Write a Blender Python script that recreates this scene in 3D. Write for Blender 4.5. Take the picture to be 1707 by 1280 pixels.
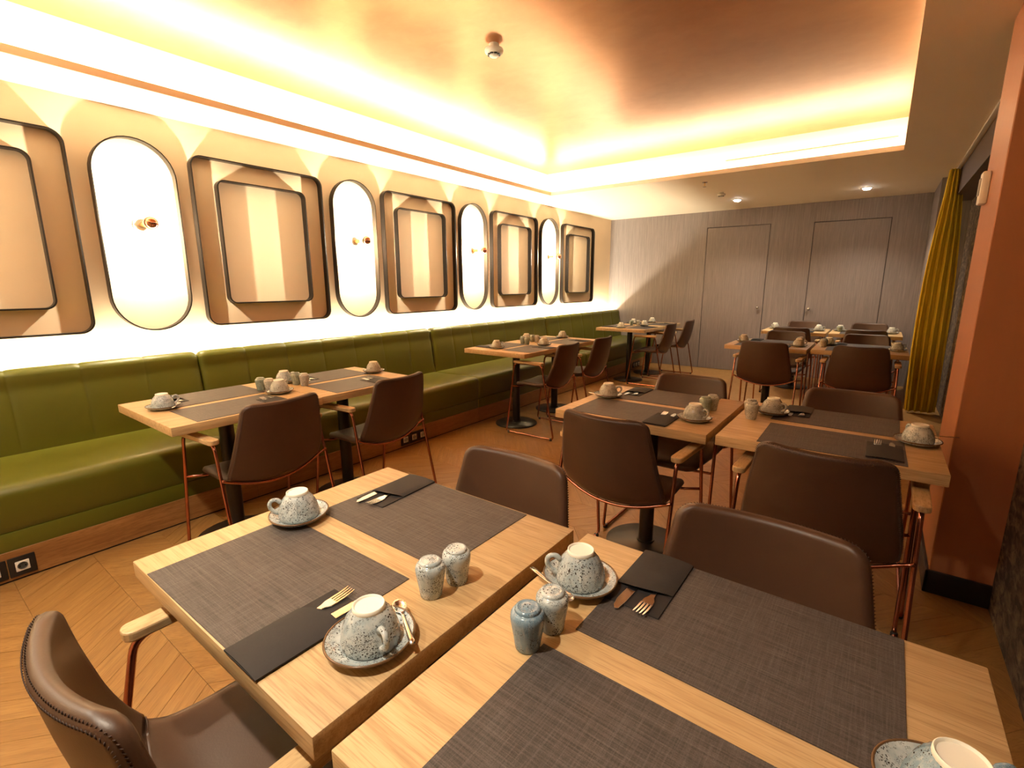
import bpy, bmesh, math, random
import numpy as np
from mathutils import Vector, Matrix
random.seed(7)
R = math.radians
PI = math.pi
scn = bpy.context.scene
for o in list(bpy.data.objects):
    bpy.data.objects.remove(o)
COL = scn.collection

# ------------------------------------------------------------------ camera
CAM_H = 1.34
YAW, PITCH, ROLL, FOC = R(36.93), R(-11.63), R(-0.166), 809.2
cd = bpy.data.cameras.new('camera')
cd.sensor_fit = 'HORIZONTAL'
cd.sensor_width = 36.0
cd.lens = 36.0 * FOC / 1707.0
cd.clip_start = 0.02
cam = bpy.data.objects.new('camera', cd)
COL.objects.link(cam)
fw = Vector((-math.sin(YAW) * math.cos(PITCH), math.cos(YAW) * math.cos(PITCH), math.sin(PITCH)))
rt = fw.cross(Vector((0, 0, 1))).normalized()
up = rt.cross(fw)
c_, s_ = math.cos(ROLL), math.sin(ROLL)
rt, up = c_ * rt + s_ * up, -s_ * rt + c_ * up
mw = Matrix((rt, up, -fw)).transposed().to_4x4()
mw.translation = Vector((0, 0, CAM_H))
cam.matrix_world = mw
scn.camera = cam

# ------------------------------------------------------------------ world, exposure, large lights
w = bpy.data.worlds.new('world')
scn.world = w
w.use_nodes = True
w.node_tree.nodes['Background'].inputs[0].default_value = (1, .8, .6, 1)
w.node_tree.nodes['Background'].inputs[1].default_value = 0.0
scn.view_settings.view_transform = 'Standard'
scn.view_settings.look = 'None'
scn.view_settings.gamma = 1
scn.view_settings.use_curve_mapping = False
scn.view_settings.exposure = 1.25

WARM = (1.0, .90, .66)
WARM2 = (1.0, .90, .68)
SCONCE = 21000.0          # emission strength of each bulb
P_BENCH, P_CL, P_CB, P_CR, P_CF = 120.0, 36.0, 15.0, 10.0, 11.0
P_DOWN = 46.0
P_DOWN_REAR = 52.0

# room numbers
XW, YB, ZC, ZU = -3.915, 8.09, 2.42, 2.71
YR = -1.8                       # wall behind the camera
LX, LY0, LY1, RX = -3.46, 0.42, 5.42, 0.0      # lip of the ceiling recess
CW = .15                        # width of the light trough behind the lip


def area(name, loc, rot, sx, sy, power, col):
    l = bpy.data.lights.new(name, 'AREA')
    l.shape = 'RECTANGLE'
    l.size, l.size_y = sx, sy
    l.energy = power
    l.color = col
    o = bpy.data.objects.new(name, l)
    o.location, o.rotation_euler = loc, rot
    COL.objects.link(o)
    return o


# led strips: behind the bench back, and lying in the four troughs around the ceiling recess
area('bench_led_strip', (-3.862, (YR + YB) / 2, .80), (PI, 0, 0), .03, YB - YR - .1, P_BENCH, WARM2)
area('cove_led_strip', (LX - .10, (LY0 + LY1) / 2, ZC + .035), (PI, 0, 0), .03, LY1 - LY0, P_CL, WARM)
area('cove_led_strip', ((LX + RX) / 2, LY1 + .10, ZC + .035), (PI, 0, 0), RX - LX, .03, P_CB, WARM)
area('cove_led_strip', (RX + .10, (LY0 + LY1) / 2, ZC + .035), (PI, 0, 0), .03, LY1 - LY0, P_CR, WARM)
area('cove_led_strip', ((LX + RX) / 2, LY0 - .10, ZC + .035), (PI, 0, 0), RX - LX, .03, P_CF, WARM)

# ------------------------------------------------------------------ materials
MATS = {}


class NT:
    def __init__(s, name):
        s.m = bpy.data.materials.new(name)
        s.m.use_nodes = True
        s.t = s.m.node_tree
        s.b = s.t.nodes['Principled BSDF']
        MATS[name] = s.m

    def n(s, typ, **kw):
        x = s.t.nodes.new(typ)
        for k, v in kw.items():
            if hasattr(x, k):
                setattr(x, k, v)
            else:
                x.inputs[k.replace('_', ' ')].default_value = v
        return x

    def l(s, a, b):
        s.t.links.new(a, b)

    def coord(s, scale, kind='Object', rot=(0, 0, 0), rnd=0.0):
        tc = s.n('ShaderNodeTexCoord')
        mp = s.n('ShaderNodeMapping')
        mp.inputs['Scale'].default_value = scale
        mp.inputs['Rotation'].default_value = rot
        s.l(tc.outputs[kind], mp.inputs[0])
        if rnd:
            oi = s.n('ShaderNodeObjectInfo')
            ml = s.n('ShaderNodeMath', operation='MULTIPLY')
            ml.inputs[1].default_value = rnd
            s.l(oi.outputs['Random'], ml.inputs[0])
            cx = s.n('ShaderNodeCombineXYZ')
            for i in range(3):
                s.l(ml.outputs[0], cx.inputs[i])
            s.l(cx.outputs[0], mp.inputs['Location'])
        return mp.outputs[0]

    def ramp(s, fac, stops):
        r = s.n('ShaderNodeValToRGB')
        e = r.color_ramp.elements
        while len(e) < len(stops):
            e.new(.5)
        for q, (p, c) in zip(e, stops):
            q.position = p
            q.color = (*c, 1)
        s.l(fac, r.inputs[0])
        return r.outputs[0]

    def mix(s, fac, a, b, mode='MIX'):
        x = s.n('ShaderNodeMix', data_type='RGBA', blend_type=mode)
        for sock, v in ((x.inputs['Factor'], fac), (x.inputs[6], a), (x.inputs[7], b)):
            if isinstance(v, (int, float)):
                sock.default_value = v
            elif isinstance(v, tuple):
                sock.default_value = (*v, 1)
            else:
                s.l(v, sock)
        return x.outputs[2]

    def noise(s, vec, scale=1.0, detail=4.0, rough=.55, dist=0.0):
        x = s.n('ShaderNodeTexNoise', Scale=scale, Detail=detail, Roughness=rough, Distortion=dist)
        s.l(vec, x.inputs['Vector'])
        return x.outputs['Fac']

    def bump(s, h, strength, dist=.01):
        x = s.n('ShaderNodeBump', Strength=strength, Distance=dist)
        s.l(h, x.inputs['Height'])
        s.l(x.outputs[0], s.b.inputs['Normal'])

    def base(s, c):
        if isinstance(c, tuple):
            s.b.inputs['Base Color'].default_value = (*c, 1)
        else:
            s.l(c, s.b.inputs['Base Color'])

    def set(s, rough=.5, metal=0.0, spec=None):
        s.b.inputs['Roughness'].default_value = rough
        s.b.inputs['Metallic'].default_value = metal
        if spec is not None:
            s.b.inputs['Specular IOR Level'].default_value = spec


def plain(name, c, rough=.5, metal=0.0, spec=None):
    t = NT(name)
    t.base(c)
    t.set(rough, metal, spec)


def wood(name, cols, sc=(2, 30, 30), rough=.42, rnd=13.0, bump=.12, coarse=(1.2, 7, 7), kind='Object', rot=(0, 0, 0)):
    t = NT(name)
    v = t.coord(sc, kind, rot, rnd)
    n1 = t.noise(v, 1.5, 6, .65, .4)
    v2 = t.coord(coarse, kind, rot, rnd)
    n2 = t.noise(v2, 1.1, 3, .5, .8)
    v3 = t.coord((sc[0] * 3, sc[1] * 5, sc[2] * 5), kind, rot, rnd)
    n3 = t.noise(v3, 2.0, 2, .5)
    c = t.ramp(n1, [(.3, cols[0]), (.52, cols[1]), (.72, cols[2])])
    c = t.mix(t.ramp(n2, [(.35, (0, 0, 0)), (.7, (1, 1, 1))]), c, cols[3])
    c = t.mix(t.ramp(n3, [(.50, (0, 0, 0)), (.66, (.6, .6, .6))]), c, cols[0])
    t.base(c)
    t.set(rough)
    t.bump(n1, bump, .002)


OAK = ((.36, .215, .092), (.58, .395, .20), (.69, .49, .265), (.52, .34, .155))
wood('table_oak', OAK, (2.2, 34, 34), .46)
wood('arm_oak', OAK, (34, 4, 34), .45)
FL = ((.22, .108, .031), (.35, .190, .058), (.42, .24, .080), (.29, .148, .043))
wood('floor_oak', FL, (3, 40, 40), .36, rnd=31.0, rot=(0, 0, 0))
wood('floor_oak_far', FL, (6, 18, 18), .40, rnd=0)
wood('plinth_oak', ((.20, .085, .022), (.36, .17, .05), (.42, .21, .07), (.27, .12, .034)), (24, 2.2, 24), .45, coarse=(9, 1.6, 9))

# wall paint of the lamp wall
t = NT('beige_paint')
v = t.coord((3, 3, 3))
t.base(t.mix(t.noise(v, 2, 3), (.74, .565, .38), (.78, .60, .41)))
t.set(.75)
t = NT('soffit_paint')
v = t.coord((2, 2, 2))
t.base(t.mix(t.noise(v, 2, 3), (.82, .71, .56), (.85, .74, .59)))
t.set(.7)
# copper satin plaster on the raised ceiling
t = NT('copper_plaster')
v = t.coord((1.0, 1.3, 1))
n1 = t.noise(v, 1.6, 6, .58, .35)
v2 = t.coord((7, 9, 7))
n2 = t.noise(v2, 1.2, 5, .55, .5)
c = t.mix(n1, (.28, .095, .018), (.54, .242, .085))
c = t.mix(t.ramp(n2, [(.40, (0, 0, 0)), (.80, (.35, .35, .35))]), c, (.52, .25, .10))
t.base(c)
t.set(.31, .6)
# grey wallcovering of the back wall
t = NT('grey_veneer')
v = t.coord((38, 38, 1.1))
n1 = t.noise(v, 2.2, 6, .7)
v2 = t.coord((120, 120, 4))
n2 = t.noise(v2, 2.0, 3, .6)
c = t.ramp(n1, [(.3, (.160, .128, .117)), (.55, (.22, .178, .162)), (.75, (.275, .226, .205))])
c = t.mix(t.ramp(n2, [(.5, (0, 0, 0)), (.8, (.5, .5, .5))]), c, (.30, .255, .24))
t.base(c)
t.set(.55)
t.bump(n2, .12, .002)
plain('joint_dark', (.035, .028, .028), .7)
# painted pillar
t = NT('terracotta_paint')
v = t.coord((14, 14, 1.5))
t.base(t.mix(t.noise(v, 1.2, 4), (.37, .14, .058), (.42, .16, .07)))
t.set(.5)
plain('black_skirting', (.012, .011, .012), .45)
# rough stone-print wall on the right
t = NT('stone_wall')
v = t.coord((2.2, 2.2, 3.4))
n1 = t.noise(v, 2.2, 9, .68, .7)
v2 = t.coord((9, 9, 16))
n2 = t.noise(v2, 1.6, 6, .65, .5)
c = t.ramp(n1, [(.32, (.07, .045, .028)), (.5, (.17, .118, .075)), (.68, (.30, .215, .145))])
c = t.mix(t.ramp(n2, [(.42, (1, 1, 1)), (.62, (0, 0, 0))]), c, (.035, .026, .02))
t.base(c)
t.set(.85)
t.bump(n2, .5, .01)
plain('header_brown', (.06, .034, .022), .5)
plain('black_metal', (.020, .016, .013), .36, .3)
plain('frame_bronze', (.020, .014, .010), .38, .4)
plain('brass', (.80, .55, .22), .22, 1.0)
plain('copper_mirror', (.86, .45, .30), .12, 1.0)
plain('copper_rod', (.46, .185, .125), .2, 1.0)
plain('steel', (.80, .81, .82), .2, 1.0)
plain('chrome', (.75, .75, .75), .15, 1.0)
plain('white_plastic', (.78, .74, .66), .4)
plain('grey_plastic', (.30, .27, .24), .5)
plain('black_plastic', (.012, .011, .011), .35)
plain('black_void', (.004, .004, .004), .9)
t = NT('bulb_glow')
t.base((1, .9, .75))
t.b.inputs['Emission Color'].default_value = (*WARM2, 1)
t.b.inputs['Emission Strength'].default_value = SCONCE
t = NT('bulb_glass')
tr = t.n('ShaderNodeBsdfTransparent')
tr.inputs[0].default_value = (.97, .96, .94, 1)
gg = t.n('ShaderNodeBsdfGlossy', Roughness=.03)
mx = t.n('ShaderNodeMixShader')
mx.inputs[0].default_value = .05
t.l(tr.outputs[0], mx.inputs[1])
t.l(gg.outputs[0], mx.inputs[2])
t.l(mx.outputs[0], t.t.nodes['Material Output'].inputs[0])
t = NT('downlight_glow')
t.base((1, 1, 1))
t.b.inputs['Emission Color'].default_value = (1, .93, .85, 1)
t.b.inputs['Emission Strength'].default_value = 40

# leathers
def leather(name, a, b, rough, sc=5.0, fine=260.0, spec=.5):
    t = NT(name)
    v = t.coord((1, 1, 1), rnd=5.0)
    n = t.noise(v, sc, 5, .6, .3)
    f = t.noise(v, fine, 3, .6)
    t.base(t.mix(n, a, b))
    t.set(rough, 0, spec)
    t.bump(f, .10, .002)


leather('brown_leather', (.050, .023, .012), (.084, .040, .021), .43)
leather('brown_leather_thread', (.05, .028, .02), (.07, .04, .03), .7)
leather('green_leather', (.100, .102, .006), (.120, .122, .009), .40, 2.0)

# woven vinyl placemat
t = NT('woven_mat')
a = t.noise(t.coord((4, 160, 160), rnd=9), 2.4, 4, .7)
b = t.noise(t.coord((160, 5, 160), rnd=9), 2.4, 4, .7)
f1 = t.noise(t.coord((500, 500, 500)), 1.6, 1, .5)
c = t.ramp(a, [(.36, (.032, .025, .022)), (.55, (.080, .064, .057)), (.72, (.132, .110, .098))])
c = t.mix(t.ramp(b, [(.45, (0, 0, 0)), (.75, (.55, .55, .55))]), c, (.16, .14, .132))
c = t.mix(t.ramp(f1, [(.42, (.35, .35, .35)), (.6, (0, 0, 0))]), c, (.022, .018, .018))
t.base(c)
t.set(.6)
t.bump(f1, .35, .002)
t = NT('napkin_dark')
f1 = t.noise(t.coord((90, 90, 90), rnd=3), 2, 4, .6)
t.base(t.mix(f1, (.010, .008, .008), (.016, .013, .013)))
t.set(.75)
t.bump(f1, .1, .002)


def glaze(name, a, b, dots=.34, dotc=(.035, .022, .014), rough=.16):
    t = NT(name)
    v = t.coord((1, 1, 1), rnd=2.0)
    n = t.noise(v, 32, 4, .6, .6)
    st = t.noise(t.coord((130, 130, 9), rnd=2.0), 1.4, 3, .6)
    c = t.mix(t.ramp(n, [(.35, (0, 0, 0)), (.65, (1, 1, 1))]), a, b)
    c = t.mix(t.ramp(st, [(.5, (0, 0, 0)), (.75, (.4, .4, .4))]), c, (.62, .60, .54))
    for sc, th in ((330, dots), (190, dots * .8), (700, dots * 1.05)):
        vo = t.n('ShaderNodeTexVoronoi', Scale=sc)
        t.l(v, vo.inputs['Vector'])
        msk = t.noise(v, sc * .12, 2, .5)
        d1 = t.ramp(vo.outputs['Distance'], [(th * .75, (1, 1, 1)), (th, (0, 0, 0))])
        d2 = t.ramp(msk, [(.5, (0, 0, 0)), (.58, (1, 1, 1))])
        mm = t.mix(1.0, d1, d2, 'MULTIPLY')
        c = t.mix(mm, c, dotc)
    t.base(c)
    t.set(rough)


glaze('glaze_grey', (.35, .41, .43), (.58, .61, .59), .38)
glaze('glaze_blue', (.15, .24, .31), (.24, .33, .40), .30)
glaze('glaze_pale', (.40, .39, .33), (.55, .53, .45), .36)
glaze('glaze_green', (.22, .27, .22), (.33, .37, .29), .30)
plain('glaze_brown_rim', (.13, .068, .03), .25)
plain('bisque', (.86, .83, .72), .55)
# curtain
t = NT('curtain_yellow')
f1 = t.noise(t.coord((200, 200, 200)), 1.5, 2)
t.base(t.mix(f1, (.72, .53, .028), (.80, .60, .04)))
t.set(.75)

# ------------------------------------------------------------------ mesh helpers
def mesh(name, verts, faces, smooth=False, mat=None):
    me = bpy.data.meshes.new(name)
    me.from_pydata([tuple(v) for v in verts], [], faces)
    me.update()
    if smooth:
        me.polygons.foreach_set('use_smooth', [True] * len(me.polygons))
    if mat:
        me.materials.append(MATS[mat])
    return me


def bm_mesh(name, bm, mat, smooth=False):
    me = bpy.data.meshes.new(name)
    bmesh.ops.recalc_face_normals(bm, faces=bm.faces)
    bm.to_mesh(me)
    bm.free()
    if smooth:
        me.polygons.foreach_set('use_smooth', [True] * len(me.polygons))
    me.materials.append(MATS[mat])
    return me


def fix(me):
    bm = bmesh.new()
    bm.from_mesh(me)
    bmesh.ops.recalc_face_normals(bm, faces=bm.faces)
    bm.to_mesh(me)
    bm.free()
    return me


def ob(name, me, parent=None, loc=None, rot=None):
    o = bpy.data.objects.new(name, me)
    COL.objects.link(o)
    if parent:
        o.parent = parent
    if loc:
        o.location = loc
    if rot:
        o.rotation_euler = rot
    return o


def tag(o, label=None, cat=None, group=None, kind=None):
    if label:
        o['label'] = label
    if cat:
        o['category'] = cat
    if group:
        o['group'] = group
    if kind:
        o['kind'] = kind
    return o


def empty(name, loc=(0, 0, 0), rz=0.0):
    o = bpy.data.objects.new(name, None)
    o.empty_display_size = .1
    COL.objects.link(o)
    o.location = loc
    o.rotation_euler = (0, 0, rz)
    return o


def dup(root, loc=None, rz=None):
    r = root.copy()
    COL.objects.link(r)
    if loc is not None:
        r.location = loc
    if rz is not None:
        r.rotation_euler = (0, 0, rz)
    for ch in list(root.children):
        c = ch.copy()
        COL.objects.link(c)
        c.parent = r
        for g in list(ch.children):
            d = g.copy()
            COL.objects.link(d)
            d.parent = c
    return r


BOXF = [(0, 3, 2, 1), (4, 5, 6, 7), (0, 1, 5, 4), (1, 2, 6, 5), (2, 3, 7, 6), (3, 0, 4, 7)]


def box(name, a, b, mat, bev=0.0, seg=2):
    (x0, y0, z0), (x1, y1, z1) = a, b
    vs = [(x0, y0, z0), (x1, y0, z0), (x1, y1, z0), (x0, y1, z0), (x0, y0, z1), (x1, y0, z1), (x1, y1, z1), (x0, y1, z1)]
    me = mesh(name, vs, BOXF, False, mat)
    if bev:
        bm = bmesh.new()
        bm.from_mesh(me)
        bmesh.ops.bevel(bm, geom=list(bm.edges), offset=bev, segments=seg, profile=.5, affect='EDGES')
        bm.to_mesh(me)
        bm.free()
        me.polygons.foreach_set('use_smooth', [len(p.vertices) != 4 or p.area < 1e9 for p in me.polygons])
        try:
            me.set_sharp_from_angle(angle=R(35))
        except Exception:
            pass
    return me


def tube_data(pts, r, n=8, closed=False, cap=True):
    pts = [Vector(p) for p in pts]
    N = len(pts)
    V, F = [], []
    prev = None
    for i, p in enumerate(pts):
        if closed:
            d = (pts[(i + 1) % N] - pts[i - 1])
        else:
            d = pts[min(i + 1, N - 1)] - pts[max(i - 1, 0)]
        d.normalize()
        if prev is None:
            a = Vector((0, 0, 1)) if abs(d.z) < .9 else Vector((1, 0, 0))
            u = d.cross(a).normalized()
        else:
            u = prev - d * prev.dot(d)
            u.normalize()
        prev = u
        v = d.cross(u)
        rr = r[i] if isinstance(r, (list, tuple)) else r
        for k in range(n):
            t = 2 * PI * k / n
            V.append(p + (u * math.cos(t) + v * math.sin(t)) * rr)
    for i in range(N if closed else N - 1):
        j = (i + 1) % N
        for k in range(n):
            F.append((i * n + k, i * n + (k + 1) % n, j * n + (k + 1) % n, j * n + k))
    if not closed and cap:
        F.append(tuple(reversed(range(n))))
        F.append(tuple(range((N - 1) * n, N * n)))
    return V, F


def tube(name, pts, r, mat, n=8, closed=False):
    V, F = tube_data(pts, r, n, closed)
    return fix(mesh(name, V, F, True, mat))


def round_path(pts, rad, seg=5, closed=False):
    pts = [Vector(p) for p in pts]
    out = []
    N = len(pts)
    for i, p in enumerate(pts):
        if not closed and i in (0, N - 1):
            out.append(p)
            continue
        a, b = pts[i - 1], pts[(i + 1) % N]
        da, db = (a - p), (b - p)
        q = min(rad, da.length * .45, db.length * .45)
        s, e = p + da.normalized() * q, p + db.normalized() * q
        for k in range(seg + 1):
            t = k / seg
            out.append(s * (1 - t) ** 2 + p * 2 * t * (1 - t) + e * t * t)
    return out


def lathe(name, prof, mat, n=32, smooth=True, rib=0.0, nrib=24, wob=None):
    """prof: (r, z[, ribweight]) list, turned about z."""
    V, F = [], []
    for q in prof:
        r, z = q[0], q[1]
        rw = q[2] if len(q) > 2 else 0
        for k in range(n):
            t = 2 * PI * k / n
            f = 1 + (wob(t) if wob else 0)
            rr = r * f + rib * rw * math.cos(nrib * t)
            V.append((rr * math.cos(t), rr * math.sin(t), z))
    for i in range(len(prof) - 1):
        for k in range(n):
            F.append((i * n + k, i * n + (k + 1) % n, (i + 1) * n + (k + 1) % n, (i + 1) * n + k))
    if prof[0][0] > 1e-6:
        F.append(tuple(reversed(range(n))))
    if prof[-1][0] > 1e-6:
        F.append(tuple(range((len(prof) - 1) * n, len(prof) * n)))
    me = fix(mesh(name, V, F, smooth, mat))
    try:
        me.set_sharp_from_angle(angle=R(50))
    except Exception:
        pass
    return me


def prism(name, poly, z0, z1, mat, bev=0.0):
    n = len(poly)
    V = [(x, y, z0) for x, y in poly] + [(x, y, z1) for x, y in poly]
    F = [tuple(reversed(range(n))), tuple(range(n, 2 * n))] + [(i, (i + 1) % n, n + (i + 1) % n, n + i) for i in range(n)]
    me = fix(mesh(name, V, F, False, mat))
    if bev:
        bm = bmesh.new()
        bm.from_mesh(me)
        es = [e for e in bm.edges if abs(e.verts[0].co.z - e.verts[1].co.z) < 1e-6]
        bmesh.ops.bevel(bm, geom=es, offset=bev, segments=2, profile=.5, affect='EDGES')
        bm.to_mesh(me)
        bm.free()
    return me


def join(name, datas, mat, smooth=True):
    V, F = [], []
    for v, f in datas:
        o = len(V)
        V += list(v)
        F += [tuple(i + o for i in q) for q in f]
    return fix(mesh(name, V, F, smooth, mat))


# ------------------------------------------------------------------ the setting
def struct(name, me, parent=None):
    o = ob(name, me, parent)
    if parent is None:
        o['kind'] = 'structure'
    return o


floor = struct('floor', box('floor', (XW - .1, YR - .1, -.1), (.75, YB + .1, -.010), 'joint_dark'))
# chevron planks: columns run along x, spines at constant y
CWID, CP, GAP = .285, .115, .0009
Y00 = .51
def px_of(p):
    v = Vector(p) - Vector((0, 0, CAM_H))
    d = v.dot(fw)
    if d < .05:
        return None
    return 853.5 + FOC * v.dot(rt) / d, 640 - FOC * v.dot(up) / d


TABLES = {  # name: (centre x, centre y, angle)
    'A': (-.888, .617, 0), 'B': (-.150, .622, 0), 'C': (-.845, 2.288, 0), 'D': (-.113, 2.31, 0),
    'E': (-.840, 5.43, 0), 'F': (-.110, 5.49, 0), 'G': (-.84, 7.25, 0), 'H': (-.112, 7.28, 0),
    'K': (-2.675, 1.058, 90), 'L': (-2.685, 1.764, 90), 'M': (-2.735, 3.708, 90), 'N': (-2.74, 4.414, 90),
    'P': (-2.765, 6.43, 90), 'Q': (-2.765, 7.136, 90)}
TW, TD, TH, TT = .703, .696, .75, .040


def hidden(p):
    for tx, ty, ta in TABLES.values():
        t = (TH - CAM_H) / (p[2] - CAM_H)
        x, y = p[0] * t, p[1] * t
        if t < 1 and abs(x - tx) < .36 and abs(y - ty) < .36:
            return True
    return False


planks = []
j0 = int(math.floor((YR - Y00) / CWID)) - 1
j1 = int(math.ceil((YB - Y00) / CWID)) + 1
for j in range(j0, j1):
    y0 = Y00 + j * CWID
    y1 = y0 + CWID
    up_ = (j % 2 == 0)          # direction of the plank in this column
    sh = CWID * .86
    for i in range(-46, 12):
        xa = i * CP + .03
        if up_:
            q = [(xa, y0), (xa + CP - GAP * 1.4, y0), (xa + CP - GAP * 1.4 + sh, y1 - GAP), (xa + sh, y1 - GAP)]
        else:
            q = [(xa + sh, y0), (xa + sh + CP - GAP * 1.4, y0), (xa + CP - GAP * 1.4, y1 - GAP), (xa, y1 - GAP)]
        cx, cy = sum(p[0] for p in q) / 4, sum(p[1] for p in q) / 4
        if cx < -3.16 or cx > .72 or cy < YR - .05 or cy > YB + .05:
            continue
        pp = px_of((cx, cy, 0))
        d = (Vector((cx, cy, 0)) - Vector((0, 0, CAM_H))).length
        vis = pp is not None and -20 < pp[0] < 1727 and -20 < pp[1] < 1300 and cx > -3.1 and cx < .52
        area_px = (1 / d ** 3 if vis and not hidden((cx, cy, 0)) else 0)
        planks.append((area_px, cx, cy, up_, q))
planks.sort(key=lambda a: -a[0])
pm = {}
for k in (True, False):
    sh = CWID * .86
    hx, hy = (CP - GAP * 1.4) / 2, (CWID - GAP) / 2
    sg = 1 if k else -1
    # local x runs along the plank so that grain follows it
    ang = math.atan2(CWID, sh * sg)
    pts = [(-hx - sg * sh / 2, -hy), (hx - sg * sh / 2, -hy), (hx + sg * sh / 2, hy), (-hx + sg * sh / 2, hy)]
    ca, sa = math.cos(-ang), math.sin(-ang)
    loc = [(x * ca - y * sa, x * sa + y * ca) for x, y in pts]
    pm[k] = (prism('plank', loc, -.012, 0, 'floor_oak', .0007), ang)
for a_, cx, cy, k, q in planks[:290]:
    o = ob('plank', pm[k][0], floor, (cx, cy, random.uniform(-.0004, .0)), (0, 0, pm[k][1]))
V, F = [], []
for a_, cx, cy, k, q in planks[290:]:
    o_ = len(V)
    ang = pm[k][1]
    V += [(x, y, -.012) for x, y in q] + [(x, y, 0) for x, y in q]
    F += [tuple(i + o_ for i in f) for f in BOXF]
far = ob('plank_field', fix(mesh('plank_field', V, F, False, 'floor_oak_far')), floor)
far['kind'] = 'stuff'
# grain direction for the far planks differs per column, given by a face attribute of plank angle
me = far.data
t = MATS['floor_oak_far'].node_tree
at = me.attributes.new('pang', 'FLOAT', 'FACE')
vals = []
for idx, (a_, cx, cy, k, q) in enumerate(planks[290:]):
    vals += [-pm[k][1]] * 6
at.data.foreach_set('value', vals)
rn = me.attributes.new('prnd', 'FLOAT', 'FACE')
vals = []
for _ in planks[290:]:
    vals += [random.random() * 40] * 6
rn.data.foreach_set('value', vals)
aa = t.nodes.new('ShaderNodeAttribute')
aa.attribute_name = 'pang'
ar = t.nodes.new('ShaderNodeAttribute')
ar.attribute_name = 'prnd'
for n in [n for n in t.nodes if n.type == 'MAPPING']:
    src = n.inputs['Vector'].links[0].from_socket
    vr = t.nodes.new('ShaderNodeVectorRotate')
    vr.rotation_type = 'Z_AXIS'
    t.links.new(src, vr.inputs['Vector'])
    t.links.new(aa.outputs['Fac'], vr.inputs['Angle'])
    t.links.new(vr.outputs[0], n.inputs['Vector'])
    cx_ = t.nodes.new('ShaderNodeCombineXYZ')
    for i in range(3):
        t.links.new(ar.outputs['Fac'], cx_.inputs[i])
    t.links.new(cx_.outputs[0], n.inputs['Location'])

wl = struct('wall_left', box('wall_left', (XW - .1, YR - .1, -.01), (XW, YB + .1, ZC + .5), 'beige_paint'))
wr = struct('wall_rear', box('wall_rear', (XW, YR - .1, -.01), (.8, YR, ZC + .5), 'beige_paint'))

# back wall with two flush doors, split so that their joints are real gaps
D1, D2, DZ1, DZ2 = (-2.28, -1.41), (-.86, -.02), 2.175, 2.155
wb = empty('wall_back')
wb['kind'] = 'structure'
def bw(x0, x1, z0, z1):
    ob('wall_panel', box('wall_panel', (x0, YB, z0), (x1, YB + .05, z1), 'grey_veneer', .0015, 1), wb)
g = .007
bw(XW, D1[0] - g, 0, ZC)
bw(D1[0] - g, D1[1] + g, DZ1 + g, ZC)
bw(D1[1] + g, D2[0] - g, 0, ZC)
bw(D2[0] - g, D2[1] + g, DZ2 + g, ZC)
bw(D2[1] + g, .36, 0, ZC)
ob('wall_backing', box('wall_backing', (XW, YB + .05, -.01), (.8, YB + .12, ZC + .3), 'joint_dark'), wb)
for k, (dx, dz, kx) in enumerate(((D1, DZ1, D1[1] - .06), (D2, DZ2, D2[0] + .05))):
    d = empty('door_%d' % (k + 1), (dx[0], YB, 0))
    tag(d, ('flush grey door behind the back tables, knob at its right edge', 'flush grey door at the right, knob at its left edge')[k], kind='structure')
    ob('door_leaf', box('door_leaf', (0, 0, .004), (dx[1] - dx[0], .04, dz), 'grey_veneer', .0015, 1), d)
    kn = lathe('door_knob', [(.006, .0), (.006, .025), (.016, .028), (.021, .038), (.020, .048), (.012, .055), (0.0001, .056)], 'chrome', 20)
    ob('door_knob', kn, d, (kx - dx[0], 0, .985), (R(90), 0, 0))

# right side: near stone wall, pillar, far stone wall, header, grey return by the back wall
struct('wall_right', box('wall_right', (.51, YR - .1, -.01), (.8, 2.66, ZC), 'stone_wall'))
struct('wall_right_far', box('wall_right_far', (.62, 3.10, -.01), (.8, 7.05, 2.17), 'stone_wall'))
struct('trim_1', box('trim_1', (.46, 3.10, 2.17), (.8, 7.05, ZC), 'header_brown'))
struct('wall_return', box('wall_return', (.36, 7.05, -.01), (.8, YB + .05, ZC), 'grey_veneer'))
struct('trim_2', box('trim_2', (.445, 3.1, ZC - .012), (.46, 7.05, ZC), 'soffit_paint'))
pil = empty('pillar', (.42, 2.88, 0))
tag(pil, 'square terracotta orange pillar with black skirting on the right wall', kind='structure')
ob('shaft', box('shaft', (-.113, -.235, 0), (.36, .225, ZC), 'terracotta_paint', .003, 1), pil)
ob('skirting', box('skirting', (-.123, -.247, 0), (.1, -.235, .105), 'black_skirting', .002, 1), pil)
ob('skirting', box('skirting', (-.125, -.247, 0), (-.113, .225, .105), 'black_skirting', .002, 1), pil)

# ceiling: lowered border with lips and troughs, copper field above
ceil = empty('ceiling')
ceil['kind'] = 'structure'
TH_S = .022
def cb(name, a, b, mat='soffit_paint'):
    ob(name, box(name, a, b, mat), ceil)
cb('soffit', (XW, YR, ZC), (LX, YB, ZC + TH_S))
cb('soffit', (RX, YR, ZC), (.8, YB, ZC + TH_S))
cb('soffit', (LX, LY1, ZC), (RX, YB, ZC + TH_S))
cb('soffit', (LX, YR, ZC), (RX, LY0, ZC + TH_S))
cb('lip', (LX - .012, LY0, ZC + TH_S), (LX, LY1, ZC + .042))
cb('lip', (RX, LY0, ZC + TH_S), (RX + .012, LY1, ZC + .042))
cb('lip', (LX, LY1, ZC + TH_S), (RX, LY1 + .012, ZC + .042))
cb('lip', (LX, LY0 - .012, ZC + TH_S), (RX, LY0, ZC + .042))
cb('riser', (LX - CW - .05, LY0 - CW, ZC + TH_S), (LX - CW, LY1 + CW, ZU))
cb('riser', (RX + CW, LY0 - CW, ZC + TH_S), (RX + CW + .05, LY1 + CW, ZU))
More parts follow.
